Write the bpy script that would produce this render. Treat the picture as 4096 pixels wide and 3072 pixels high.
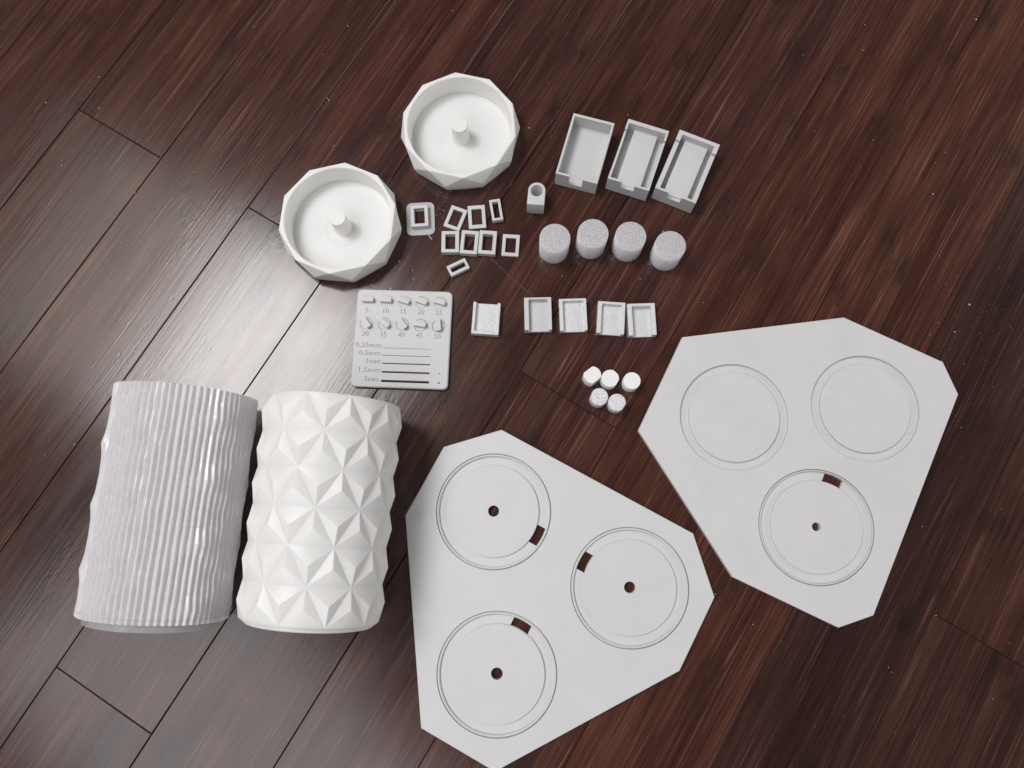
import bpy, bmesh, math, random
from mathutils import Vector, Matrix

# ------------------------------------------------------------------ camera, world, lamps, exposure
scene = bpy.context.scene
for o in list(bpy.data.objects):
    bpy.data.objects.remove(o, do_unlink=True)
C = scene.collection
PI = math.pi
CAM_H = 0.602                                   # metres above the floor boards
RT = Vector((0.99629434, -0.08447828, -0.01615569))
UP = Vector((0.08600922, 0.97856056, 0.18714069))
FW = Vector((0.0, 0.18783675, -0.98220026))
FPX = 2897.9                                    # focal length in photo pixels (4096 wide)
cam_d = bpy.data.cameras.new('camera')
cam_d.sensor_width = 36.0
cam_d.lens = FPX / 4096 * 36.0
cam_d.clip_start = 0.01
cam_d.clip_end = 50
cam = bpy.data.objects.new('camera', cam_d)
C.objects.link(cam)
cam.matrix_world = Matrix(((RT.x, UP.x, -FW.x, 0), (RT.y, UP.y, -FW.y, 0), (RT.z, UP.z, -FW.z, CAM_H), (0, 0, 0, 1)))
scene.camera = cam
scene.render.resolution_x, scene.render.resolution_y = 1024, 768

world = bpy.data.worlds.new('World')
scene.world = world
world.use_nodes = True
bg = world.node_tree.nodes['Background']
bg.inputs[0].default_value = (1.0, 0.985, 0.985, 1)
bg.inputs[1].default_value = 0.15

def lamp(name, loc, target, sx, sy, power, col, spread=180):
    d = bpy.data.lights.new(name, 'AREA')
    d.shape = 'RECTANGLE'; d.size = sx; d.size_y = sy
    d.energy = power; d.color = col; d.spread = math.radians(spread)
    o = bpy.data.objects.new(name, d); C.objects.link(o)
    o.location = loc
    o.rotation_euler = (Vector(target) - Vector(loc)).to_track_quat('-Z', 'Y').to_euler()
    return o
# daylight falls in from a tall window to the upper left and, weaker, from its curtain and from a second window
# to the lower left; an added fill lamp at the right lifts the faces turned from the window
lamp('window_light', (-1.34, 0.97, 3.3), (-0.05, 0.1, 0), 1.20, 0.95, 62, (1.0, 0.985, 0.985))
lamp('curtain_light', (-2.05, 1.45, 3.0), (-0.1, 0.1, 0), 1.25, 0.85, 9, (1.0, 0.93, 0.85))
lamp('side_window_light', (-1.40, -1.00, 3.0), (-0.1, 0.0, 0), 2.4, 1.15, 30, (0.97, 0.97, 1.0))
lamp('right_fill_light', (3.0, 0.2, 1.5), (0.1, 0.0, 0), 2.4, 1.8, 22, (1.0, 0.98, 0.97))

vs = scene.view_settings
vs.view_transform = 'Standard'
vs.look = 'None'
vs.exposure = 0.19
vs.gamma = 1.0
vs.use_curve_mapping = False

# ------------------------------------------------------------------ helpers
def px(u, v, z=0.0):
    """photo pixel -> point on the horizontal plane at height z"""
    d = RT * ((u - 2048) / FPX) - UP * ((v - 1536) / FPX) + FW
    s = (CAM_H - z) / -d.z
    return Vector((d.x * s, d.y * s, z))

def link_mesh(name, me, mat=None, parent=None, loc=None, rz=0.0):
    o = bpy.data.objects.new(name, me)
    C.objects.link(o)
    if mat: me.materials.clear(); me.materials.append(mat)
    if parent: o.parent = parent
    if loc is not None: o.location = loc
    if rz: o.rotation_euler = (0, 0, rz)
    return o

def from_bm(bm, name='mesh', smooth=None):
    bmesh.ops.recalc_face_normals(bm, faces=bm.faces)
    me = bpy.data.meshes.new(name)
    bm.to_mesh(me); bm.free()
    if smooth:
        me.polygons.foreach_set('use_smooth', [True] * len(me.polygons))
        me.set_sharp_from_angle(angle=math.radians(smooth))
    return me

def thing(name, label, cat, loc=(0, 0, 0), rz=0.0, group=None):
    o = bpy.data.objects.new(name, None)
    o.empty_display_size = 0.01
    C.objects.link(o)
    o.location = loc; o.rotation_euler = (0, 0, rz)
    tag(o, label, cat, group)
    return o

def tag(o, label, cat, group=None):
    o['label'] = label; o['category'] = cat
    if group: o['group'] = group
    return o

def prism(bm, pts, z0, z1):
    b = [bm.verts.new((x, y, z0)) for x, y in pts]
    t = [bm.verts.new((x, y, z1)) for x, y in pts]
    n = len(pts)
    bm.faces.new(b[::-1]); bm.faces.new(t)
    for i in range(n):
        j = (i + 1) % n
        bm.faces.new((b[i], b[j], t[j], t[i]))

def box(bm, x0, x1, y0, y1, z0, z1):
    prism(bm, [(x0, y0), (x1, y0), (x1, y1), (x0, y1)], z0, z1)

def circle(r, n=64, cx=0, cy=0, a0=0):
    return [(cx + r * math.cos(a0 + 2 * PI * i / n), cy + r * math.sin(a0 + 2 * PI * i / n)) for i in range(n)]

def ring_prof(bm, prof, n=96, cx=0, cy=0, closed=True):
    """revolve a list of (r, z); closed profile -> solid ring"""
    rows = []
    for r, z in prof:
        rows.append([bm.verts.new((cx + r * math.cos(2 * PI * i / n), cy + r * math.sin(2 * PI * i / n), z)) for i in range(n)])
    m = len(prof)
    for k in range(m if closed else m - 1):
        a, b = rows[k], rows[(k + 1) % m]
        for i in range(n):
            j = (i + 1) % n
            bm.faces.new((a[i], a[j], b[j], b[i]))
    return rows

def rrect(w, l, r, n=6):
    pts = []
    for cx, cy, a in ((w/2-r, l/2-r, 0), (-w/2+r, l/2-r, PI/2), (-w/2+r, -l/2+r, PI), (w/2-r, -l/2+r, 1.5*PI)):
        for i in range(n + 1):
            t = a + PI / 2 * i / n
            pts.append((cx + r * math.cos(t), cy + r * math.sin(t)))
    return pts

def cut(bm, cutters, name='mesh', smooth=None, bevel=None):
    """boolean difference of bm by the bmeshes in cutters; returns a mesh"""
    base = bpy.data.objects.new('tmp_base', from_bm(bm)); C.objects.link(base)
    tmp = [base]
    for cb in cutters:
        co = bpy.data.objects.new('tmp_cut', from_bm(cb)); C.objects.link(co); tmp.append(co)
        m = base.modifiers.new('b', 'BOOLEAN'); m.operation = 'DIFFERENCE'; m.object = co; m.solver = 'EXACT'
    if bevel:
        m = base.modifiers.new('v', 'BEVEL'); m.width = bevel; m.segments = 2; m.limit_method = 'ANGLE'; m.angle_limit = math.radians(50)
    dg = bpy.context.evaluated_depsgraph_get()
    me = bpy.data.meshes.new_from_object(base.evaluated_get(dg))
    me.name = name
    old = [o.data for o in tmp]
    for o in tmp: bpy.data.objects.remove(o, do_unlink=True)
    for d in old: bpy.data.meshes.remove(d)
    if smooth:
        me.polygons.foreach_set('use_smooth', [True] * len(me.polygons))
        me.set_sharp_from_angle(angle=math.radians(smooth))
    return me

def nb():
    return bmesh.new()

def cutter(*args):
    b = nb(); box(b, *args); return b

# ------------------------------------------------------------------ materials
class NT:
    def __init__(self, name):
        self.m = bpy.data.materials.new(name); self.m.use_nodes = True
        self.t = self.m.node_tree; self.t.nodes.clear()
        self.out = self.t.nodes.new('ShaderNodeOutputMaterial')
    def n(self, kind, **kw):
        nd = self.t.nodes.new(kind)
        for k, v in kw.items(): setattr(nd, k, v)
        return nd
    def l(self, a, b): self.t.links.new(a, b)
    def val(self, sock, v):
        if hasattr(v, 'links'): self.l(v, sock)
        else: sock.default_value = v
    def math(self, op, a, b=0.0, c=0.0, clamp=False):
        nd = self.n('ShaderNodeMath', operation=op, use_clamp=clamp)
        for s, v in zip(nd.inputs, (a, b, c)): self.val(s, v)
        return nd.outputs[0]
    def vmath(self, op, a, b):
        nd = self.n('ShaderNodeVectorMath', operation=op)
        self.val(nd.inputs[0], a); self.val(nd.inputs[1], b)
        return nd.outputs[0]
    def mixc(self, f, a, b, blend='MIX'):
        nd = self.n('ShaderNodeMix', data_type='RGBA', blend_type=blend)
        self.val(nd.inputs[0], f); self.val(nd.inputs[6], a); self.val(nd.inputs[7], b)
        return nd.outputs[2]
    def noise(self, vec, scale, detail=3, rough=0.55, dist=0.0):
        nd = self.n('ShaderNodeTexNoise'); self.l(vec, nd.inputs['Vector'])
        nd.inputs['Scale'].default_value = scale; nd.inputs['Detail'].default_value = detail
        nd.inputs['Roughness'].default_value = rough; nd.inputs['Distortion'].default_value = dist
        return nd.outputs['Fac']
    def ramp(self, f, stops, interp='LINEAR'):
        nd = self.n('ShaderNodeValToRGB'); self.l(f, nd.inputs[0])
        cr = nd.color_ramp; cr.interpolation = interp
        while len(cr.elements) < len(stops): cr.elements.new(0.5)
        for e, (p, c) in zip(cr.elements, stops):
            e.position = p; e.color = c if len(c) == 4 else (*c, 1)
        return nd.outputs[0]
    def maprange(self, v, a, b, c=0.0, d=1.0, smooth=False):
        nd = self.n('ShaderNodeMapRange', interpolation_type='SMOOTHSTEP' if smooth else 'LINEAR')
        for s, x in zip(nd.inputs, (v, a, b, c, d)): self.val(s, x)
        return nd.outputs[0]
    def bump(self, h, strength, dist, normal=None):
        nd = self.n('ShaderNodeBump'); nd.inputs['Strength'].default_value = strength; nd.inputs['Distance'].default_value = dist
        self.l(h, nd.inputs['Height'])
        if normal: self.l(normal, nd.inputs['Normal'])
        return nd.outputs[0]

def wood_material():
    t = NT('stained_bamboo_plank')
    tc = t.n('ShaderNodeTexCoord'); oi = t.n('ShaderNodeObjectInfo')
    rnd = oi.outputs['Random']
    sep = t.n('ShaderNodeSeparateXYZ'); t.l(tc.outputs['Object'], sep.inputs[0])
    off = t.math('MULTIPLY', rnd, 37.0)
    x = t.math('ADD', sep.outputs[0], off); y = sep.outputs[1]
    # slow waver of the grain
    cmb0 = t.n('ShaderNodeCombineXYZ'); t.l(t.math('MULTIPLY', x, 3.0), cmb0.inputs[0]); t.l(t.math('MULTIPLY', y, 12.0), cmb0.inputs[1]); t.l(off, cmb0.inputs[2])
    wav = t.noise(cmb0.outputs[0], 1.0, 2)
    yw = t.math('ADD', y, t.math('MULTIPLY', t.math('SUBTRACT', wav, 0.5), 0.003))
    def stretch(sx, sy):
        c = t.n('ShaderNodeCombineXYZ'); t.l(t.math('MULTIPLY', x, sx), c.inputs[0]); t.l(t.math('MULTIPLY', yw, sy), c.inputs[1]); t.l(off, c.inputs[2])
        return c.outputs[0]
    fine = t.noise(stretch(13, 520), 1.0, 3, 0.6)            # open fibre lines
    hair = t.noise(stretch(16, 980), 1.0, 2, 0.6)           # hair-fine fibres
    mid = t.noise(stretch(5, 150), 1.0, 4, 0.6)              # streaks
    broad = t.noise(stretch(3.2, 38), 1.0, 3, 0.5)           # tonal bands
    blot = t.noise(stretch(14, 26), 1.0, 3, 0.6)
    # bamboo strips, each with its own tone and knuckle marks
    sid = t.math('FLOOR', t.math('ADD', t.math('DIVIDE', yw, 0.0192), t.math('MULTIPLY', rnd, 9.7)))
    wn = t.n('ShaderNodeTexWhiteNoise', noise_dimensions='2D')
    cw = t.n('ShaderNodeCombineXYZ'); t.l(sid, cw.inputs[0]); t.l(off, cw.inputs[1]); t.l(cw.outputs[0], wn.inputs['Vector'])
    stone = wn.outputs['Value']
    fr = t.math('FRACT', t.math('ADD', t.math('DIVIDE', x, 0.31), t.math('MULTIPLY', stone, 5.3)))
    wob = t.math('MULTIPLY', t.math('SUBTRACT', t.noise(stretch(60, 160), 1.0, 4, 0.7), 0.5), 0.16)
    dn = t.math('ABSOLUTE', t.math('SUBTRACT', t.math('ADD', fr, wob), 0.5))
    knot = t.maprange(dn, 0.0, 0.075, 1.0, 0.0, True)
    knot = t.math('MULTIPLY', knot, t.maprange(t.noise(stretch(40, 110), 1.0, 4, 0.7), 0.34, 0.62, 0.0, 1.0, True))
    # colours
    tone = t.math('ADD', t.math('MULTIPLY', t.math('SUBTRACT', broad, 0.5), 0.40), t.math('MULTIPLY', t.math('SUBTRACT', blot, 0.5), 0.30))
    tone = t.math('ADD', tone, t.math('MULTIPLY', t.math('SUBTRACT', stone, 0.5), 0.17))
    tone = t.math('ADD', tone, t.math('MULTIPLY', t.math('SUBTRACT', mid, 0.5), 0.38))
    tone = t.math('ADD', tone, 0.49)
    tone = t.math('ADD', tone, t.math('MULTIPLY', t.math('SUBTRACT', fine, 0.5), 0.55))
    tone = t.math('ADD', tone, t.math('MULTIPLY', t.math('SUBTRACT', hair, 0.5), 0.45))
    col = t.ramp(tone, [(0.16, (0.018, 0.0052, 0.0042)), (0.42, (0.043, 0.0136, 0.0102)), (0.60, (0.070, 0.0255, 0.0175)), (0.84, (0.120, 0.0520, 0.0340))])
    light = t.maprange(t.math('ADD', t.math('MULTIPLY', fine, 0.5), t.math('MULTIPLY', hair, 0.5)), 0.55, 0.66, 0.0, 1.0, True)
    light = t.math('MULTIPLY', light, t.maprange(mid, 0.36, 0.66, 0.12, 0.9, True))
    col = t.mixc(t.math('MULTIPLY', light, 0.72), col, (0.200, 0.098, 0.066, 1))
    dark = t.maprange(fine, 0.30, 0.44, 0.38, 0.0, True)
    col = t.mixc(dark, col, (0.012, 0.0045, 0.004, 1))
    col = t.mixc(t.math('MULTIPLY', knot, 0.68), col, (0.016, 0.0075, 0.0065, 1))
    col = t.mixc(1.0, col, oi.outputs['Color'], 'MULTIPLY')
    # relief
    h = t.math('ADD', t.math('MULTIPLY', fine, 0.9), t.math('MULTIPLY', mid, 0.35))
    h = t.math('ADD', h, t.math('MULTIPLY', t.noise(stretch(160, 300), 1.0, 4, 0.7), t.math('ADD', t.math('MULTIPLY', knot, 0.9), 0.10)))
    dent = t.n('ShaderNodeTexVoronoi', feature='F1'); t.l(stretch(95, 130), dent.inputs['Vector']); dent.inputs['Scale'].default_value = 1.0
    dsel = t.maprange(t.noise(stretch(9, 11), 1.0, 2), 0.52, 0.62, 0.0, 1.0, True)
    dm = t.math('MULTIPLY', t.maprange(dent.outputs['Distance'], 0.06, 0.22, -1.0, 0.0, True), dsel)
    h = t.math('ADD', h, t.math('MULTIPLY', dm, 0.6))
    nrm = t.bump(h, 0.065, 0.0012)
    p = t.n('ShaderNodeBsdfPrincipled')
    t.l(col, p.inputs['Base Color']); t.l(nrm, p.inputs['Normal'])
    rg = t.maprange(t.noise(stretch(12, 60), 1.0, 3), 0.3, 0.7, 0.155, 0.21)
    t.l(rg, p.inputs['Roughness'])
    p.inputs['Specular IOR Level'].default_value = 0.48
    t.l(p.outputs[0], t.out.inputs[0])
    return t.m

def plastic(name, col, rough=0.5, grain=0.06, gscale=2600.0, lines=None, spec=0.45, sss=0.0, layers=False):
    t = NT(name)
    tc = t.n('ShaderNodeTexCoord'); ob = tc.outputs['Object']
    g = t.noise(ob, gscale, 2)
    blot = t.noise(ob, 38.0, 4, 0.6)
    c2 = tuple(c * 0.93 for c in col[:3]) + (1,)
    colr = t.mixc(t.maprange(blot, 0.35, 0.75, 0.0, 0.6), (*col[:3], 1), c2)
    h = g
    if lines:
        ang, pitch, amt = lines
        mp = t.n('ShaderNodeMapping'); mp.inputs['Rotation'].default_value = (0, 0, ang); t.l(ob, mp.inputs[0])
        wv = t.n('ShaderNodeTexWave', wave_type='BANDS', bands_direction='X'); t.l(mp.outputs[0], wv.inputs[0])
        wv.inputs['Scale'].default_value = 1.0 / pitch / PI / 2 * 2; wv.inputs['Distortion'].default_value = 0.6
        msk = t.maprange(t.noise(ob, 26.0, 2), 0.5, 0.66, 0.05, 1.0, True)
        h = t.math('ADD', g, t.math('MULTIPLY', t.math('MULTIPLY', wv.outputs['Fac'], msk), amt))
    if layers:
        mp = t.n('ShaderNodeMapping'); mp.inputs['Scale'].default_value = (14, 14, 1100); t.l(ob, mp.inputs[0])
        h = t.math('ADD', h, t.math('MULTIPLY', t.noise(mp.outputs[0], 1.0, 2), 1.6))
    nrm = t.bump(h, grain, 0.0004)
    p = t.n('ShaderNodeBsdfPrincipled')
    t.l(colr, p.inputs['Base Color']); t.l(nrm, p.inputs['Normal'])
    p.inputs['Roughness'].default_value = rough; p.inputs['Specular IOR Level'].default_value = spec
    if sss:
        p.inputs['Subsurface Weight'].default_value = sss
        p.inputs['Subsurface Radius'].default_value = (0.009, 0.009, 0.008)
        p.inputs['Subsurface Scale'].default_value = 1.0
    t.l(p.outputs[0], t.out.inputs[0])
    return t.m

def clear_plastic(name, col, translu=0.4, clear=0.12, rough=0.3, grain=0.5, gscale=900.0, stretchv=(1, 1, 1), spec=0.5, dist=0.0005, lo=0.9, rot=0.0, sss=0.0, ramp=(0.35, 0.7)):
    """cloudy clear filament: part diffuse, part translucent, a little see-through, glossy skin"""
    t = NT(name)
    tc = t.n('ShaderNodeTexCoord')
    mp = t.n('ShaderNodeMapping'); mp.inputs['Scale'].default_value = stretchv; t.l(tc.outputs['Object'], mp.inputs[0]); mp.vector_type = 'TEXTURE'; mp.inputs['Scale'].default_value = tuple(1 / q for q in stretchv); mp.inputs['Rotation'].default_value = (0, 0, rot)
    g = t.noise(mp.outputs[0], gscale, 3, 0.6)
    nrm = t.bump(g, grain, dist)
    p = t.n('ShaderNodeBsdfPrincipled')
    colr = t.mixc(t.maprange(g, *ramp), tuple(c * lo for c in col[:3]) + (1,), (*col[:3], 1))
    t.l(colr, p.inputs['Base Color']); p.inputs['Roughness'].default_value = rough
    p.inputs['Specular IOR Level'].default_value = spec; t.l(nrm, p.inputs['Normal'])
    if sss:
        p.inputs['Subsurface Weight'].default_value = sss
        p.inputs['Subsurface Radius'].default_value = (0.010, 0.010, 0.010)
        p.inputs['Subsurface Scale'].default_value = 1.0
    tr = t.n('ShaderNodeBsdfTranslucent'); t.l(colr, tr.inputs[0]); t.l(nrm, tr.inputs['Normal'])
    m1 = t.n('ShaderNodeMixShader'); m1.inputs[0].default_value = translu; t.l(p.outputs[0], m1.inputs[1]); t.l(tr.outputs[0], m1.inputs[2])
    tp = t.n('ShaderNodeBsdfTransparent'); tp.inputs[0].default_value = (0.95, 0.95, 0.96, 1)
    m2 = t.n('ShaderNodeMixShader'); m2.inputs[0].default_value = clear; t.l(m1.outputs[0], m2.inputs[1]); t.l(tp.outputs[0], m2.inputs[2])
    t.l(m2.outputs[0], t.out.inputs[0])
    return t.m

M_WOOD = wood_material()
M_SUB = plastic('dark_gap_under_planks', (0.010, 0.007, 0.006), 0.8)
M_GREY = plastic('grey_filament', (0.60, 0.60, 0.598), 0.5)
M_PLATE = plastic('grey_filament_plate', (0.635, 0.633, 0.636), 0.48, 0.22, lines=(math.radians(62), 0.0018, 1.0))
M_PLATE2 = plastic('grey_filament_plate_scuffed', (0.635, 0.631, 0.630), 0.5, 0.34, lines=(math.radians(100), 0.0021, 1.6))
M_WHITE = plastic('white_filament', (0.835, 0.832, 0.808), 0.5, 0.09, sss=0.55, layers=True)
M_POST = plastic('white_filament_post', (0.82, 0.817, 0.79), 0.5, 0.05)
M_CAP = plastic('bright_white_filament', (0.84, 0.845, 0.83), 0.5, 0.06)
M_VASE = plastic('white_filament_vase', (0.835, 0.828, 0.800), 0.42, 0.08, sss=0.45, layers=True)
M_CLEAR_V = clear_plastic('cloudy_clear_filament_vase', (0.955, 0.93, 0.95), 0.30, 0.10, 0.17, 0.03, 250.0, spec=0.55)
M_CLEAR_LIP = clear_plastic('clear_filament_lip', (0.78, 0.78, 0.80), 0.30, 0.68, 0.12, 0.05, 500.0)
M_CLEAR_TOP = clear_plastic('clear_filament_painted_glitter_top', (0.78, 0.76, 0.785), 0.0, 0.14, 0.2, 0.8, 820.0, (1, 1.5, 1), 0.7, 0.0006, lo=0.58, rot=0.6, sss=0.5, ramp=(0.40, 0.66))  # sparkle is painted in as lighter and darker specks of colour
M_CLEAR_SIDE = clear_plastic('clear_filament_streaked_side', (0.95, 0.93, 0.97), 0.0, 0.10, 0.2, 0.12, 320.0, (1, 1, 0.05), 0.6, lo=0.82, sss=0.8)
M_CLEAR_TRAY = clear_plastic('clear_filament_tray', (0.94, 0.93, 0.95), 0.12, 0.05, 0.2, 0.5, 520.0, (1, 3.2, 1), 0.7, 0.0006, lo=0.74, rot=0.75)
M_CLEAR_DISC = clear_plastic('clear_filament_disc', (0.94, 0.93, 0.95), 0.0, 0.02, 0.22, 0.5, 850.0, (1, 1.8, 1), 0.6, 0.0006, lo=0.6, rot=0.5, sss=0.6, ramp=(0.42, 0.60))
M_FILM = clear_plastic('grey_brim_film', (0.60, 0.61, 0.615), 0.15, 0.10, 0.28, 0.05, 500.0)
M_DUST = plastic('pale_dust', (0.80, 0.77, 0.72), 0.6)
M_SCRATCH = plastic('pale_scratch', (0.55, 0.42, 0.36), 0.5)

# ------------------------------------------------------------------ the floor: boards laid one by one
PHI = math.radians(53.68539)
AV = Vector((math.cos(PHI), math.sin(PHI), 0)); NV = Vector((math.sin(PHI), -math.cos(PHI), 0))
D0, PW = -0.639513, 0.0952415
rng = random.Random(11)
sub = nb(); box(sub, -1.35, 1.35, -1.25, 1.25, -0.030, -0.0155)
floor_o = link_mesh('floor', from_bm(sub), M_SUB)
floor_o.rotation_euler = (0, 0, PHI); floor_o.location = (0.08, 0.1, 0)
floor_o['kind'] = 'structure'
FINV = Matrix.Rotation(-PHI, 4, 'Z') @ Matrix.Translation((-0.08, -0.1, 0))

def plank(i, a0, a1, tint, tilt=0.0, crown=0.00018, gap=0.0002, c=0.0006):
    n0 = D0 + i * PW; L = a1 - a0 - 0.0003; w = PW - 2 * gap
    xs = [-L/2, -L/2 + c, L/2 - c, L/2]
    ys = [-w/2, -w/2 + c, -w/6, w/6, w/2 - c, w/2]
    zt = abs(tilt) / 2
    bm = nb(); rows = []
    for ix, x in enumerate(xs):
        row = []
        for iy, y in enumerate(ys):
            z = -crown * (2 * y / w) ** 2 + tilt * y / w - zt
            if ix in (0, 3) or iy in (0, 5): z -= c * 0.9
            row.append(bm.verts.new((x, y, z)))
        rows.append(row)
    for r0, r1 in zip(rows, rows[1:]):
        for k in range(5):
            bm.faces.new((r0[k], r1[k], r1[k+1], r0[k+1]))
    rim = [rows[0][k] for k in range(6)] + [rows[k][5] for k in (1, 2)] + [rows[3][k] for k in range(5, -1, -1)] + [rows[k][0] for k in (2, 1)]
    low = [bm.verts.new((v.co.x, v.co.y, -0.015)) for v in rim]
    for k in range(len(rim)):
        j = (k + 1) % len(rim)
        bm.faces.new((rim[k], rim[j], low[j], low[k]))
    bm.faces.new(low)
    me = from_bm(bm, 'plank', 25)
    ctr = AV * ((a0 + a1) / 2) + NV * (n0 + PW / 2)
    o = link_mesh('plank', me, M_WOOD, floor_o)
    o.matrix_parent_inverse = Matrix.Identity(4)
    p = FINV @ ctr
    o.location = (p.x, p.y, 0)
    o.color = (*tint, 1)
    return o

JOINT = {1: 0.1052, 3: 0.1075, 6: 0.1060, 4: -0.2908, 10: 0.1084}
TINT = {0: (1.0, .92, .95), 1: (1.02, 1.0, .95), 2: (.92, .95, .98), 3: (1.0, .9, .9), 4: (1.0, .98, 1.0), 5: (1.05, 1.02, 1.0),
        6: (.95, .95, 1.0), 7: (1.05, 1.0, .95), 8: (1.18, 1.12, 1.02), 9: (.72, .74, .8), 10: (.86, .86, .88)}
for i in range(-6, 19):
    if i in JOINT: j0 = JOINT[i]
    else: j0 = 0.78 + rng.uniform(-0.04, 0.10)
    cuts = [j0 + k * 0.98 for k in (-3, -2, -1, 0, 1, 2)]
    if i not in JOINT: cuts = [j0 + k * 1.35 for k in (-2, -1, 0, 1)]
    cuts = [max(-1.26, min(1.34, q)) for q in cuts]
    cuts = sorted(set([-1.26, 1.34] + cuts))
    for q0, q1 in zip(cuts, cuts[1:]):
        if q1 - q0 < 0.05: continue
        tn = TINT.get(i, (rng.uniform(.85, 1.1),) * 3)
        v = rng.uniform(0.84, 1.16)
        tilt = rng.uniform(-0.0003, 0.0003)
        if i == 3 and abs(q1 - 0.1075) < 0.01: v = 0.86; tilt = 0.0005
        if i == 8: v = 1.05
        hs = rng.uniform(-0.07, 0.07)
        tn = (tn[0] * (1 + hs * .5), tn[1], tn[2] * (1 - hs))
        plank(i, q0, q1, tuple(x * v for x in tn), tilt, gap=0.0002 if i < 7 else 0.0001, c=0.0006 if i < 6 else 0.0004)

# ------------------------------------------------------------------ two vases lying on the boards
def lay(x, y, phi, zc, label, name, cat):
    """empty whose local +Z is the axis of a vase lying on its side, local +X up"""
    o = thing(name, label, cat)
    ax = Vector((math.cos(phi), math.sin(phi), 0)); up = Vector((0, 0, 1)); side = ax.cross(up)
    o.matrix_world = Matrix(((up.x, side.x, ax.x, x), (up.y, side.y, ax.y, y), (up.z, side.z, ax.z, zc), (0, 0, 0, 1)))
    # columns are up, side, axis; make it right handed by checking the determinant
    return o

# white faceted vase: ten stars to a ring, every other ring turned half a step
RIN, ROUT, SP, BB, T0, PH = 0.04983, 0.05275, 0.02659, 0.467, -0.06396, 0.17066
D = 2 * PI / 10
fv = lay(-0.1514, 0.01277, 1.41692, ROUT * 0.985, 'white faceted vase lying on its side beside the pleated vase', 'faceted_vase', 'vase')
flip = fv.matrix_world.to_3x3().determinant() < 0
def cyl(r, a, t):                                  # local coordinates
    return (r * math.cos(a), r * math.sin(a), t)
bm = nb()
def star_a(k, j): return PH + (j + (0.5 if k % 2 else 0)) * D
S, YT, YB, ARC = {}, {}, {}, {}
for k in range(-1, 6):
    for j in range(10):
        S[k, j] = bm.verts.new(cyl(RIN, star_a(k, j), -(T0 + k * SP)))
for k in range(-1, 6):
    for j in range(10):
        a = star_a(k, j) + D / 2
        if k < 5: YB[k, j] = bm.verts.new(cyl(ROUT, a, -(T0 + (k + BB) * SP)))
        if k > -1: YT[k, j] = bm.verts.new(cyl(ROUT, a, -(T0 + (k - BB) * SP)))
for k in range(-1, 6):
    for j in range(10):
        j2 = (j + 1) % 10
        arc = [S[k, j]] + [bm.verts.new(cyl(RIN, star_a(k, j) + D * q / 6, -(T0 + k * SP))) for q in range(1, 6)] + [S[k, j2]]
        ARC[k, j] = arc
        for u, v in zip(arc, arc[1:]):
            if k < 5: bm.faces.new((u, v, YB[k, j])).smooth = True
            if k > -1: bm.faces.new((v, u, YT[k, j])).smooth = True
        if k < 5:
            # star of the next ring straight below the diamond between j and j2
            jb = j if k % 2 == 0 else j2
            sb = S[k + 1, jb]
            # YB[k,j] has S[k,j], S[k,j2] above and sb below; next-ring diamond tops lie under S[k,j] and S[k,j2]
            jl = (jb - 1) % 10
            bm.faces.new((S[k, j], YB[k, j], sb))
            bm.faces.new((S[k, j], sb, YT[k + 1, jl]))
            bm.faces.new((YB[k, j], S[k, j2], sb))
            bm.faces.new((sb, S[k, j2], YT[k + 1, jb]))
tend, bend = -(T0 - SP), -(T0 + 5 * SP)
wall = 0.0022
def ring_verts(bm, r, t, n=60, a0=PH): return [bm.verts.new(cyl(r, a0 + 2 * PI * i / n, t)) for i in range(n)]
def strip(bm, a, b):
    n = len(a)
    for i in range(n):
        j = (i + 1) % n; bm.faces.new((a[i], a[j], b[j], b[i]))
a0r = star_a(-1, 0); a0b = star_a(5, 0)
r_in = ring_verts(bm, RIN - wall, tend, 60, a0r); r_in2 = ring_verts(bm, RIN - wall, bend, 60, a0b)
for j in range(10):                                 # the two rims
    for q in range(6):
        for row, k in ((r_in, -1), (r_in2, 5)):
            i0 = (6 * j + q) % 60; i1 = (i0 + 1) % 60
            bm.faces.new((ARC[k, j][q], ARC[k, j][q + 1], row[i1], row[i0]))
sh = 3
r_in2 = r_in2[-sh:] + r_in2[:-sh] if a0b > a0r else r_in2
strip(bm, r_in, r_in2)
me = from_bm(bm, 'faceted_body')
me.set_sharp_from_angle(angle=math.radians(9))
link_mesh('body', me, M_VASE, fv)
bm = nb()
ring_prof(bm, [(0.0462, bend + 0.0015), (0.0462, bend - 0.0028), (0.0455, bend - 0.0036), (0.0435, bend - 0.0036), (0.0435, bend + 0.0015)], 96)
link_mesh('base_lip', from_bm(bm, 'lip', 35), M_VASE, fv)
bm = nb()
ring_prof(bm, [(0.0483, bend - 0.0001), (0.0483, bend - 0.0012), (0.0463, bend - 0.0012), (0.0463, bend - 0.0001)], 96)
link_mesh('base_step', from_bm(bm, 'step', 35), M_VASE, fv)

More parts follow.
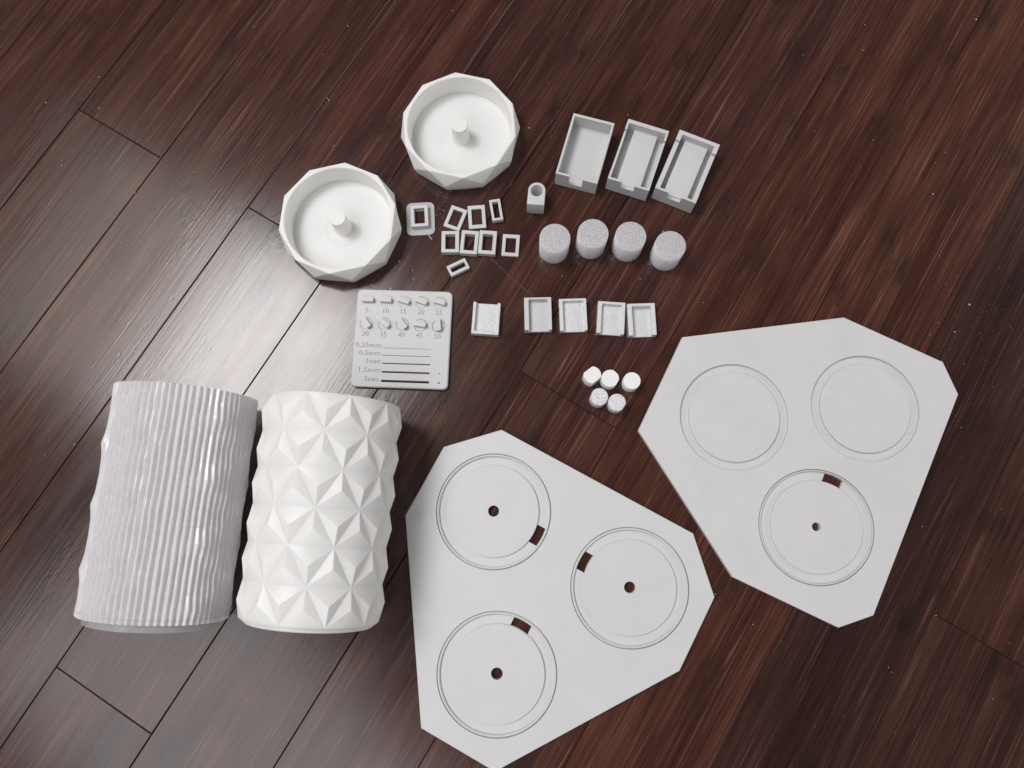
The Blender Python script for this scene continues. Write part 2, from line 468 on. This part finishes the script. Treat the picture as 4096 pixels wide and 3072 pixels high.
# cloudy pleated vase
PR, TT, TB = 0.0504, 0.0897, -0.0752
pv = lay(-0.264, 0.03042, 1.41612, 0.0535, 'cloudy translucent vase with fine vertical pleats lying on its side', 'pleated_vase', 'vase')
def tri(x):                                         # triangle wave, period 1, range -1..1
    x = x - math.floor(x); return 4 * abs(x - 0.5) - 1
NP, NR = 70, 120
prof = [(0.03, -1.0), (0.46, 1.0), (0.54, 1.0), (0.97, -1.0)]
bm = nb(); rows = []
per = 0.0448
r3 = random.Random(3)
jit = [(r3.uniform(-.07, .07), r3.uniform(.8, 1.15), r3.uniform(0, 6.3)) for i in range(NP)]
for r in range(NR + 1):
    t = TT + (TB - TT) * r / NR
    row = []
    for i in range(NP):
        for f, hgt in prof:
            ja, jh, jp = jit[i]
            a = 2 * PI * (i + f + ja * (1 if 0.3 < f < 0.7 else 0)) / NP
            s_ = (t - 0.0235) / per
            # angle measured from 'up'; side axis points to +angle
            big = 0.66 * tri(s_ + 0.5) * math.sin(5 * a) + 0.30 * tri(2 * s_ + 0.5) * math.cos(10 * a + 0.6)
            sway = 0.0 * tri(s_ + 0.25) * math.cos(5 * a)
            fade = min(1.0, (TT - t) / 0.012, (t - TB) / 0.012 + 0.25)
            rad = PR + 0.0018 * big * fade + 0.00105 * hgt * (jh if hgt > 0 else 1)
            row.append(bm.verts.new(cyl(rad, a + sway, t)))
    rows.append(row)
for a, b in zip(rows, rows[1:]): strip(bm, a, b)
me = from_bm(bm, 'pleated_body', 28)
body = link_mesh('body', me, M_CLEAR_V, pv)
bm = nb()
ring_prof(bm, [(0.0462, TB + 0.004), (0.0462, TB - 0.0052), (0.0450, TB - 0.0056), (0.0450, TB + 0.004)], 96)
ring_prof(bm, [(0.0449, TB + 0.0035), (0.0520, TB + 0.0035)], 96, closed=False)
link_mesh('base_lip', from_bm(bm, 'lip', 35), M_CLEAR_LIP, pv)

# ------------------------------------------------------------------ two faceted bowls with a post in the middle
def bowl(c, phase, label):
    o = thing('faceted_bowl', label, 'bowl', (c[0], c[1], 0), 0, 'white faceted bowls with a post')
    h, rr, ry, zy, rb, ri, rf, zf = 0.025, 0.0505, 0.0532, 0.0115, 0.0508, 0.0456, 0.0444, 0.003
    bm = nb(); ph = math.radians(phase); n = 120
    s = [bm.verts.new((rr * math.cos(ph + j * D), rr * math.sin(ph + j * D), h)) for j in range(10)]
    y = [bm.verts.new((ry * math.cos(ph + (j + .5) * D), ry * math.sin(ph + (j + .5) * D), zy)) for j in range(10)]
    b = [bm.verts.new((rb * math.cos(ph + (j + .5) * D), rb * math.sin(ph + (j + .5) * D), 0)) for j in range(10)]
    rbm = rb * math.cos(D / 2) * 1.004
    m = [bm.verts.new((rbm * math.cos(ph + j * D), rbm * math.sin(ph + j * D), 0)) for j in range(10)]
    top = [bm.verts.new((ri * math.cos(ph + 2 * PI * i / n), ri * math.sin(ph + 2 * PI * i / n), h)) for i in range(n)]
    bot = [bm.verts.new((rf * math.cos(ph + 2 * PI * i / n), rf * math.sin(ph + 2 * PI * i / n), zf)) for i in range(n)]
    for j in range(10):
        j2 = (j + 1) % 10
        bm.faces.new((s[j], y[j], s[j2]))
        bm.faces.new((s[j], m[j], y[j])); bm.faces.new((m[j], b[j], y[j]))
        bm.faces.new((s[j2], y[j], m[j2])); bm.faces.new((y[j], b[j], m[j2]))
        arc = [top[(12 * j + q) % n] for q in range(13)]
        bm.faces.new([s[j], s[j2]] + arc[::-1])
    ins = []
    for i in range(n):
        k = (i + 1) % n; ins.append(bm.faces.new((top[i], top[k], bot[k], bot[i])))
    prev = bot
    for rq, zq in ((0.0172, zf), (0.0166, zf + 0.00022), (0.0158, zf + 0.00005), (0.0150, zf + 0.0003), (0.0141, zf + 0.00008), (0.0133, zf + 0.0003), (0.0122, zf + 0.0001), (0.0110, zf + 0.0003), (0.0096, zf + 0.0003)):
        cur = [bm.verts.new((rq * math.cos(ph + 2 * PI * i / n), rq * math.sin(ph + 2 * PI * i / n), zq)) for i in range(n)]
        for i in range(n):
            k = (i + 1) % n; ins.append(bm.faces.new((prev[i], prev[k], cur[k], cur[i])))
        prev = cur
    bm.faces.new(prev)
    base = []
    for j in range(10): base += [m[j], b[j]]
    bm.faces.new(base[::-1])
    ids = None
    bmesh.ops.recalc_face_normals(bm, faces=bm.faces)
    for f in ins: f.smooth = True
    me = bpy.data.meshes.new('bowl_body'); bm.to_mesh(me); bm.free()
    me.set_sharp_from_angle(angle=math.radians(20))
    link_mesh('body', me, M_WHITE, o)
    bm = nb()
    rows = ring_prof(bm, [(0.0086, 0.0028), (0.0084, 0.0034), (0.0079, 0.0042), (0.0075, 0.0056), (0.0073, 0.0080), (0.0073, 0.0245), (0.0070, 0.0250)], 64, closed=False)
    bm.faces.new(rows[-1]); bm.faces.new(rows[0][::-1])
    link_mesh('post', from_bm(bm, 'post', 30), M_POST, o)
    return o
bowl((-0.0264, 0.3438), 17.8, 'white faceted bowl standing nearer the row of open boxes')
bowl((-0.1362, 0.2674), 8.0, 'white faceted bowl standing nearer the gauge card')

# ------------------------------------------------------------------ two big base plates
def base_plate(name, label, pts, rings, mat, thick=0.005):
    o = thing(name, label, 'base plate')
    cx = sum(p[0] for p in pts) / len(pts); cy = sum(p[1] for p in pts) / len(pts)
    o.location = (cx, cy, 0)
    bm = nb(); PO = [(x - cx, y - cy) for x, y in pts][::-1]
    PI_ = [(x * (1 - 0.00045 / math.hypot(x, y)), y * (1 - 0.00045 / math.hypot(x, y))) for x, y in PO]
    e0 = [bm.verts.new((x, y, 0)) for x, y in PO]; e1 = [bm.verts.new((x, y, thick - 0.0005)) for x, y in PO]; e2 = [bm.verts.new((x, y, thick)) for x, y in PI_]
    bm.faces.new(e0[::-1]); strip(bm, e0, e1); strip(bm, e1, e2); bm.faces.new(e2)
    cuts = []
    for x, y, rd, ro, hole, slot, bead in rings:
        x -= cx; y -= cy; dep = 0.0022 if bead else 0.0030
        c = nb(); ring_prof(c, [(rd, thick - dep), (ro, thick - dep), (ro, thick + 0.002), (rd, thick + 0.002)], 128, x, y); cuts.append(c)
        if hole:
            c = nb(); prism(c, circle(hole, 48, x, y), -0.002, thick + 0.003); cuts.append(c)
        if slot is not None:
            am = math.radians(slot); e = Vector((math.cos(am), math.sin(am))); n = Vector((-e.y, e.x)); hw = 0.0077
            r1, r2 = rd + 0.0004, 0.0443
            a1, a2 = math.asin(hw / r1), math.asin(hw / r2)
            P = [(r1 * math.cos(q), r1 * math.sin(q)) for q in [a1 + (-2 * a1) * k / 8 for k in range(9)]] + [(r2 * math.cos(q), r2 * math.sin(q)) for q in [-a2 + 2 * a2 * k / 8 for k in range(9)]]
            c = nb(); prism(c, [(x + e.x * u + n.x * v, y + e.y * u + n.y * v) for u, v in P], -0.002, thick + 0.003); cuts.append(c)
    me = cut(bm, cuts, 'panel', 30)
    link_mesh('panel', me, mat, o)
    for x, y, rd, ro, hole, slot, bead in rings:
        if bead:
            b = nb(); rc = ro - bead - 0.0006
            z0, z1 = thick - 0.0024, thick + 0.0002
            ring_prof(b, [(rc + bead, z0), (rc + bead, z0 + (z1 - z0) * .7), (rc + bead * .5, z1), (rc - bead * .5, z1), (rc - bead, z0 + (z1 - z0) * .7), (rc - bead, z0)], 128, x - cx, y - cy)
            link_mesh('ring_bead', from_bm(b, 'bead', 60), mat, o)
    return o
P1 = [(-0.0119, 0.0765), (0.1349, -0.0205), (0.1452, -0.071), (0.1107, -0.1235), (-0.0384, -0.1843), (-0.0927, -0.1489), (-0.0956, 0.0134), (-0.0607, 0.0664)]
P2 = [(0.2851, 0.1469), (0.3604, 0.1014), (0.3677, 0.0732), (0.2671, -0.095), (0.2384, -0.1019), (0.1614, -0.0568), (0.1007, 0.066), (0.147, 0.1418)]
base_plate('base_plate', 'pale grey eight-sided base plate with three drilled ring seats beside the faceted vase', P1,
           [(-0.0238, 0.0108, 0.0367, 0.0468, 0.0045, -33.5, 0.0010), (0.0793, -0.0579, 0.0369, 0.0471, 0.0045, 146.2, 0.0010), (-0.0312, -0.1140, 0.0372, 0.0472, 0.0046, 57.2, 0.0010)], M_PLATE)
base_plate('base_plate', 'pale grey eight-sided base plate with one drilled ring seat and two plain ring grooves', P2,
           [(0.1807, 0.0706, 0.0373, 0.0446, None, None, None), (0.2892, 0.0684, 0.0370, 0.0444, None, None, None), (0.2337, -0.0236, 0.0369, 0.0462, 0.0035, 60.8, 0.0007)], M_PLATE2)

# ------------------------------------------------------------------ three open boxes
def box_body(kind):
    W2, L2, Hb = 0.0186, 0.0296, 0.0203
    bm = nb(); box(bm, -W2, W2, -L2, L2, 0, Hb)
    cs = []
    if kind == 0:
        cs.append(cutter(-0.0167, 0.0167, -0.0277, 0.0271, 0.0050, 0.03))
        cs.append(cutter(-0.0062, 0.0056, -0.04, -0.0270, 0.0072, 0.03))
    else:
        wi = 0.0167 if kind == 1 else 0.0146
        yi = 0.0262
        zb = 0.0118 if kind == 1 else 0.0126
        bl = 0.0106
        cs.append(cutter(-wi, wi, -0.0277, yi, zb, 0.03))
        cs.append(cutter(-wi, -bl, -0.0277, yi, 0.0035, 0.02))
        cs.append(cutter(bl, wi, -0.0277, yi, 0.0035, 0.02))
        cs.append(cutter(-0.0062, 0.0056, -0.04, -0.0270, 0.0110, 0.03))
        cs.append(cutter(-0.03, -0.0130, -0.0205, 0.0195, Hb - 0.0036, 0.03))
        cs.append(cutter(0.0130, 0.03, -0.0205, 0.0195, Hb - 0.0036, 0.03))
    return cut(bm, cs, 'open_box', bevel=0.00025)
for kind, (x, y, a, lab) in enumerate((
        (0.0812, 0.3139, -21.0, 'grey open box with a plain flat inside and a notched front'),
        (0.1266, 0.3036, -24.1, 'grey thin-walled box with a raised inner block, between the two other boxes'),
        (0.1674, 0.2889, -28.3, 'grey thick-walled box with a raised block between two narrow channels'))):
    tag(link_mesh('open_box', box_body(kind), M_GREY, None, (x, y, 0), math.radians(a)), lab, 'box', 'grey open boxes in a row')

# round-backed bracket
pts = [(-0.0074, -0.0100), (0.0074, -0.0100)] + [(0.0074 * math.cos(t), 0.0030 + 0.0074 * math.sin(t)) for t in [PI * i / 24 for i in range(25)]]
bm = nb(); prism(bm, pts, 0, 0.0188)
hc = nb(); prism(hc, circle(0.0053, 40, 0, 0.0028), 0.0035, 0.03)
hc2 = nb(); prism(hc2, circle(0.0018, 20, 0, 0.0028), -0.01, 0.02)
tag(link_mesh('socket_bracket', cut(bm, [hc, hc2], 'bracket', 35, 0.0002), M_GREY, None, (0.0352, 0.2762, 0), math.radians(-10.5)),
    'small grey round-backed bracket with a deep round socket', 'bracket')

# ------------------------------------------------------------------ cylinders and small plugs
def plug(name, label, cat, group, x, y, r, h, mt, ms, flats=(), n=72):
    P = []
    for px_, py_ in circle(r, n):
        for ang, d in flats:
            e = (math.cos(math.radians(ang)), math.sin(math.radians(ang)))
            k = px_ * e[0] + py_ * e[1]
            if k > d: px_ -= (k - d) * e[0]; py_ -= (k - d) * e[1]
        P.append((px_, py_))
    bm = nb(); ch = min(0.0004, r * .05)
    low = [bm.verts.new((u, v, 0)) for u, v in P]; mid = [bm.verts.new((u, v, h - ch)) for u, v in P]
    q = [bm.verts.new((u * (1 - ch * .6 / r), v * (1 - ch * .6 / r), h)) for u, v in P]
    bm.faces.new(low[::-1]); strip(bm, low, mid); strip(bm, mid, q)
    f = bm.faces.new(q); f.material_index = 1
    me = from_bm(bm, 'plug', 35)
    o = link_mesh(name, me, ms, None, (x, y, 0))
    me.materials.append(mt)
    for pl in me.polygons: pl.material_index = 1 if len(pl.vertices) > 4 and pl.center.z > h / 2 else 0
    return tag(o, label, cat, group)
G = 'clear round cylinders standing in a row'
for x, y, lab in ((0.0465, 0.2312, 'cloudy clear cylinder standing nearest the small grey frames'), (0.0788, 0.2325, 'second cloudy clear cylinder counted from the small grey frames'),
                  (0.1100, 0.2272, 'third cloudy clear cylinder counted from the small grey frames'), (0.1420, 0.2159, 'darker clear cylinder standing apart at the far end of the cylinder row')):
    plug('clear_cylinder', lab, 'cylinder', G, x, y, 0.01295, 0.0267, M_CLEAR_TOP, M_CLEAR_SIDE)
G = 'small round plugs in a cluster'
plug('white_plug', 'small opaque white plug with two cut flat sides', 'plug', G, 0.0669, 0.1142, 0.00725, 0.0145, M_CAP, M_CAP, ((122, 0.0058), (-57, 0.0058)))
plug('white_plug', 'small opaque white plug between the flat-sided plug and the lone white plug', 'plug', G, 0.0812, 0.1101, 0.00728, 0.0145, M_CAP, M_CAP, ((-35, 0.0069), (40, 0.0070)))
plug('white_plug', 'small opaque white plug standing apart, close to a board seam', 'plug', G, 0.0988, 0.1065, 0.00715, 0.0145, M_CAP, M_CAP, ((160, 0.0069),))
plug('clear_plug', 'small cloudy clear plug touching the white plugs', 'plug', G, 0.0706, 0.0955, 0.00722, 0.0145, M_CLEAR_DISC, M_CLEAR_DISC, ((150, 0.0068),))
plug('clear_plug', 'small cloudy clear plug nearer the plain grooved base plate', 'plug', G, 0.0846, 0.0896, 0.00722, 0.0142, M_CLEAR_DISC, M_CLEAR_DISC, ((-40, 0.0067),))

# ------------------------------------------------------------------ trays
def tray_body(w, l, h, zf, li, ri_, bi, step=True):
    bm = nb(); box(bm, -w/2, w/2, -l/2, l/2, 0, h)
    cs = [cutter(li, ri_, -l, bi, zf, 0.03)]
    if step: cs.append(cutter(li - 0.0009, ri_ + 0.0009, -l, bi - 0.001, zf, h - 0.0018))
    return cut(bm, cs, 'tray', bevel=0.0004)
tray_t = [
    ('grey_tray', 'opaque grey three-sided tray', 0.0271, 0.1719, -3.8, 0.0231, 0.0287, 0.0098, 0.0040, -0.0077, 0.0084, 0.0126, M_GREY),
    ('clear_tray', 'clear three-sided tray standing next to the grey tray', 0.0569, 0.1691, -3.2, 0.0232, 0.0283, 0.0075, 0.0030, -0.0085, 0.0092, 0.0122, M_CLEAR_TRAY),
    ('clear_tray', 'clear three-sided tray between two other clear trays', 0.0886, 0.1634, -9.0, 0.0232, 0.0280, 0.0078, 0.0030, -0.0082, 0.0088, 0.0118, M_CLEAR_TRAY),
    ('clear_tray', 'clear tray with a darker see-through bottom at the end of the tray row', 0.1143, 0.1596, -3.2, 0.0234, 0.0280, 0.0082, 0.0020, -0.0078, 0.0080, 0.0115, M_CLEAR_TRAY),
    ('clear_tray', 'clear tray turned round beside the gauge card, its closed end towards the vases', -0.0173, 0.1725, 171.2, 0.0232, 0.0281, 0.0075, 0.0030, -0.0090, 0.0092, 0.0116, M_CLEAR_TRAY)]
for nm, lab, x, y, a, w, l, h, zf, li, ri_, bi, mt in tray_t:
    tag(link_mesh(nm, tray_body(w, l, h, zf, li, ri_, bi, nm == 'grey_tray'), mt, None, (x, y, 0), math.radians(a)), lab, 'tray', 'small three-sided trays')

# ------------------------------------------------------------------ small rectangular frames
def frame_body(w, l, h, iw, il):
    bm = nb(); box(bm, -w/2, w/2, -l/2, l/2, 0, h)
    return cut(bm, [cutter(-iw/2, iw/2, -il/2, il/2, -0.01, 0.03)], 'frame', bevel=0.0003)
GF = 'small grey rectangular frames'
fr = thing('brimmed_frame', 'small grey frame standing in the middle of a thin rounded brim', 'frame', (-0.0684, 0.2711, 0), math.radians(-0.9), GF)
link_mesh('rim', frame_body(0.0152, 0.0198, 0.0058, 0.0092, 0.0142), M_GREY, fr)
bm = nb(); prism(bm, rrect(0.0247, 0.0306, 0.0048), 0.0001, 0.0005)
me = cut(bm, [cutter(-0.0046, 0.0046, -0.0071, 0.0071, -0.01, 0.01)], 'brim')
link_mesh('brim', me, M_FILM, fr, (0.0003, -0.0006, 0), math.radians(-1.2))
for lab, x, y, a, w, l, h, iw, il in (
        ('flat grey frame lying askew against the row of three touching frames', -0.0371, 0.2674, -25.6, 0.0150, 0.0208, 0.0030, 0.0090, 0.0146),
        ('flat grey frame between the askew frame and the upright narrow frame', -0.0182, 0.2669, -0.6, 0.0153, 0.0215, 0.0028, 0.0090, 0.0147),
        ('narrow grey frame pointing at the upper bowl', -0.0007, 0.2707, 4.5, 0.0097, 0.0198, 0.0055, 0.0052, 0.0152),
        ('tall grey frame touched by the askew flat frame, end of the touching three', -0.0429, 0.2443, -4.6, 0.0153, 0.0196, 0.0068, 0.0088, 0.0136),
        ('tall grey frame in the middle of the touching three', -0.0264, 0.2424, -10.0, 0.0151, 0.0213, 0.0066, 0.0090, 0.0149),
        ('tall grey frame at the end of the touching three, towards the lone flat frame', -0.0107, 0.2410, -9.3, 0.0151, 0.0215, 0.0062, 0.0090, 0.0149),
        ('flat grey frame lying alone, nearest the clear cylinders', 0.0093, 0.2379, -8.9, 0.0150, 0.0200, 0.0025, 0.0090, 0.0134),
        ('narrow grey frame lying slanted alone, nearest the gauge card', -0.0379, 0.2212, 21.6, 0.0178, 0.0101, 0.0048, 0.0134, 0.0045)):
    tag(link_mesh('small_frame', frame_body(w, l, h, iw, il), M_GREY, None, (x, y, 0), math.radians(a)), lab, 'frame', GF)

# ------------------------------------------------------------------ tolerance gauge card
card = thing('gauge_card', 'grey gauge card with ten round dials and five slots marked in millimetres', 'gauge card', (-0.0901, 0.1617, 0), math.radians(-6.9))
HC = 0.0048
bm = nb()
o1 = rrect(0.0822, 0.0857, 0.0045, 8); o2 = rrect(0.0806, 0.0841, 0.0039, 8)
a_ = [bm.verts.new((x, y, 0)) for x, y in o2]; b_ = [bm.verts.new((x, y, 0.0008)) for x, y in o1]; c_ = [bm.verts.new((x, y, HC - 0.0008)) for x, y in o1]; d_ = [bm.verts.new((x, y, HC)) for x, y in o2]
bm.faces.new(a_[::-1]); strip(bm, a_, b_); strip(bm, b_, c_); strip(bm, c_, d_); bm.faces.new(d_)
pins = [(-31.3, 32.8), (-15.7, 32.9), (-0.2, 32.7), (15.2, 32.6), (30.7, 32.5), (-31.2, 12.5), (-15.6, 12.4), (-0.2, 12.3), (15.1, 12.2), (30.7, 12.1)]
clear_ = [0.06, 0.12, 0.14, 0.20, 0.22, 0.26, 0.28, 0.30, 0.34, 0.38]
bars = [0, -1, -16, -18, -15, -50, -36, -48, -7, -82]
cs = []
for (x, y), g in zip(pins, clear_):
    c = nb(); prism(c, circle(0.0052 + g * 0.001, 40, x / 1000, y / 1000), -0.01, 0.02); cs.append(c)
for y, wd in ((-8.6, .32), (-15.1, .5), (-22.0, 1.0), (-29.4, 1.5), (-37.2, 2.0)):
    c = nb(); box(c, -0.0153, 0.0253, (y - wd / 2) / 1000, (y + wd / 2) / 1000, -0.01, 0.02); cs.append(c)
for y, rd in ((-22.2, .25), (-29.5, .5), (-37.4, .75)):
    c = nb(); prism(c, circle(rd / 1000, 20, 0.0336, y / 1000), -0.01, 0.02); cs.append(c)
card_bm = bm
bm = nb(); prism(bm, circle(0.0052, 40), 0.0003, HC - 0.00005)
dial_me = from_bm(bm, 'dial', 40)
bm = nb(); P = []
for u, v in circle(0.0051, 48): P.append((u, max(-0.0019, min(0.0021, v))))
prism(bm, P, HC - 0.0002, HC + 0.0042)
grip_me = from_bm(bm, 'grip', 40)
for (x, y), ang in zip(pins, bars):
    d = link_mesh('dial', dial_me, M_GREY, card, (x / 1000, y / 1000, 0), math.radians(ang))
    link_mesh('grip', grip_me, M_GREY, d)
def text_mesh(body, size, ext):
    cu = bpy.data.curves.new('t', 'FONT'); cu.body = body; cu.size = size; cu.extrude = ext; cu.align_x = 'CENTER'; cu.align_y = 'CENTER'; cu.resolution_u = 3
    cu.offset = 0.0
    to = bpy.data.objects.new('t', cu); C.objects.link(to)
    me = bpy.data.meshes.new_from_object(to.evaluated_get(bpy.context.evaluated_depsgraph_get()))
    bpy.data.objects.remove(to, do_unlink=True); bpy.data.curves.remove(cu)
    return me
nums = [(-31.4, 24.0), (-15.5, 23.9), (-0.3, 23.8), (15.0, 23.6), (30.5, 23.5), (-31.4, 3.2), (-15.9, 3.1), (-0.4, 3.0), (14.9, 2.9), (30.4, 2.8)]
tb = nb()
def add_text(body, size, x, y, width=None):
    me = text_mesh(body, size, 0.0008)
    if width:
        xs = [v.co.x for v in me.vertices]; f = width / (max(xs) - min(xs))
        for v in me.vertices: v.co.x *= f
    me.transform(Matrix.Translation((x, y, HC)))
    tb.from_mesh(me); bpy.data.meshes.remove(me)
for k, (x, y) in enumerate(nums):
    add_text(str(5 * (k + 1)), 0.0062, x / 1000, y / 1000)
for s_, xl, xr, y in (('0.25mm', -38.8, -17.1, -6.7), ('0.5mm', -35.4, -17.2, -13.5), ('1mm', -29.2, -17.3, -20.6), ('1.5mm', -35.0, -17.2, -28.1), ('2mm', -29.4, -17.3, -36.0)):
    add_text(s_, 0.0060, (xl + xr) / 2000, y / 1000, (xr - xl) / 1000)
bmesh.ops.remove_doubles(tb, verts=tb.verts, dist=1e-7)
link_mesh('plate', cut(card_bm, cs + [tb], 'card_plate', 30), M_GREY, card)

# ------------------------------------------------------------------ specks, a plastic strand, a floor scratch
r2 = random.Random(5)
bm = nb()
def speck(x, y, s):
    mt = Matrix.Translation((x, y, s * 0.5)) @ Matrix.Rotation(r2.uniform(0, 6), 4, 'Z') @ Matrix.Diagonal((s * r2.uniform(.7, 1.5), s * r2.uniform(.6, 1), s * .7, 1))
    bmesh.ops.create_icosphere(bm, subdivisions=1, radius=0.5, matrix=mt)
for u, v, s in ((3903, 80, 1.3), (3876, 1219, 1.4), (3731, 777, 1.1), (3817, 1328, 1.2), (186, 412, 1.4), (248, 663, 1.2), (398, 433, .8), (397, 309, .9), (772, 98, .9), (1017, 108, .9),
                (1392, 105, .9), (1311, 395, .9), (1316, 402, .9), (1810, 43, .8), (1893, 112, .8), (1334, 584, .8), (2117, 513, 1.2), (2652, 926, .9), (2512, 461, .8), (2313, 684, .8), (3459, 100, .8), (3451, 202, .8),
                (3738, 296, .7), (3492, 560, .7), (1928, 834, 1.1), (1690, 835, .6), (2560, 1116, .8), (2248, 1105, .8), (2812, 1210, .7), (3230, 2320, .7), (3743, 2461, .9), (3553, 2670, .9), (2860, 2376, .9), (541, 774, .9), (925, 833, 1.1), (525, 873, .8)):
    p = px(u, v); speck(p.x, p.y, s * 0.00095)
for k in range(120):
    u = r2.uniform(1000, 4090) if k % 4 else r2.uniform(0, 4090)
    v = r2.uniform(0, 3060)
    p = px(u, v); speck(p.x, p.y, r2.uniform(0.00025, 0.0006))
for k in range(60):
    p = px(r2.gauss(3880, 130), r2.gauss(1330, 220)); speck(p.x, p.y, r2.uniform(0.00025, 0.0006))
for k in range(34):
    p = px(r2.gauss(1775, 18), r2.gauss(840, 45)); speck(p.x, p.y, r2.uniform(0.00025, 0.0006))
dust = link_mesh('dust_specks', from_bm(bm), M_DUST)
dust['kind'] = 'stuff'; tag(dust, 'pale dust specks and plastic crumbs scattered over the boards', 'dust')

def thread(name, label, pts, r, mat):
    cu = bpy.data.curves.new('c', 'CURVE'); cu.dimensions = '3D'; cu.bevel_depth = r; cu.bevel_resolution = 1
    sp = cu.splines.new('POLY'); sp.points.add(len(pts) - 1)
    for q, (u, v) in zip(sp.points, pts):
        p = px(u, v, r); q.co = (p.x, p.y, r, 1)
    to = bpy.data.objects.new('c', cu); C.objects.link(to)
    me = bpy.data.meshes.new_from_object(to.evaluated_get(bpy.context.evaluated_depsgraph_get()))
    bpy.data.objects.remove(to, do_unlink=True)
    tag(link_mesh(name, me, mat), label, 'thread')
thread('plastic_strand', 'short pale curl of plastic just below the brimmed frame', [(1716, 941), (1719, 948), (1724, 953), (1728, 957)], 0.0003, M_DUST)
thread('floor_scratch', 'long hair-thin pale scratch on the boards between frames and trays', [(1960, 1028), (2010, 1078), (2050, 1115), (2100, 1158), (2135, 1182)], 0.00004, M_SCRATCH)  # a scratch in the boards, drawn as a thin pale tube laid on top
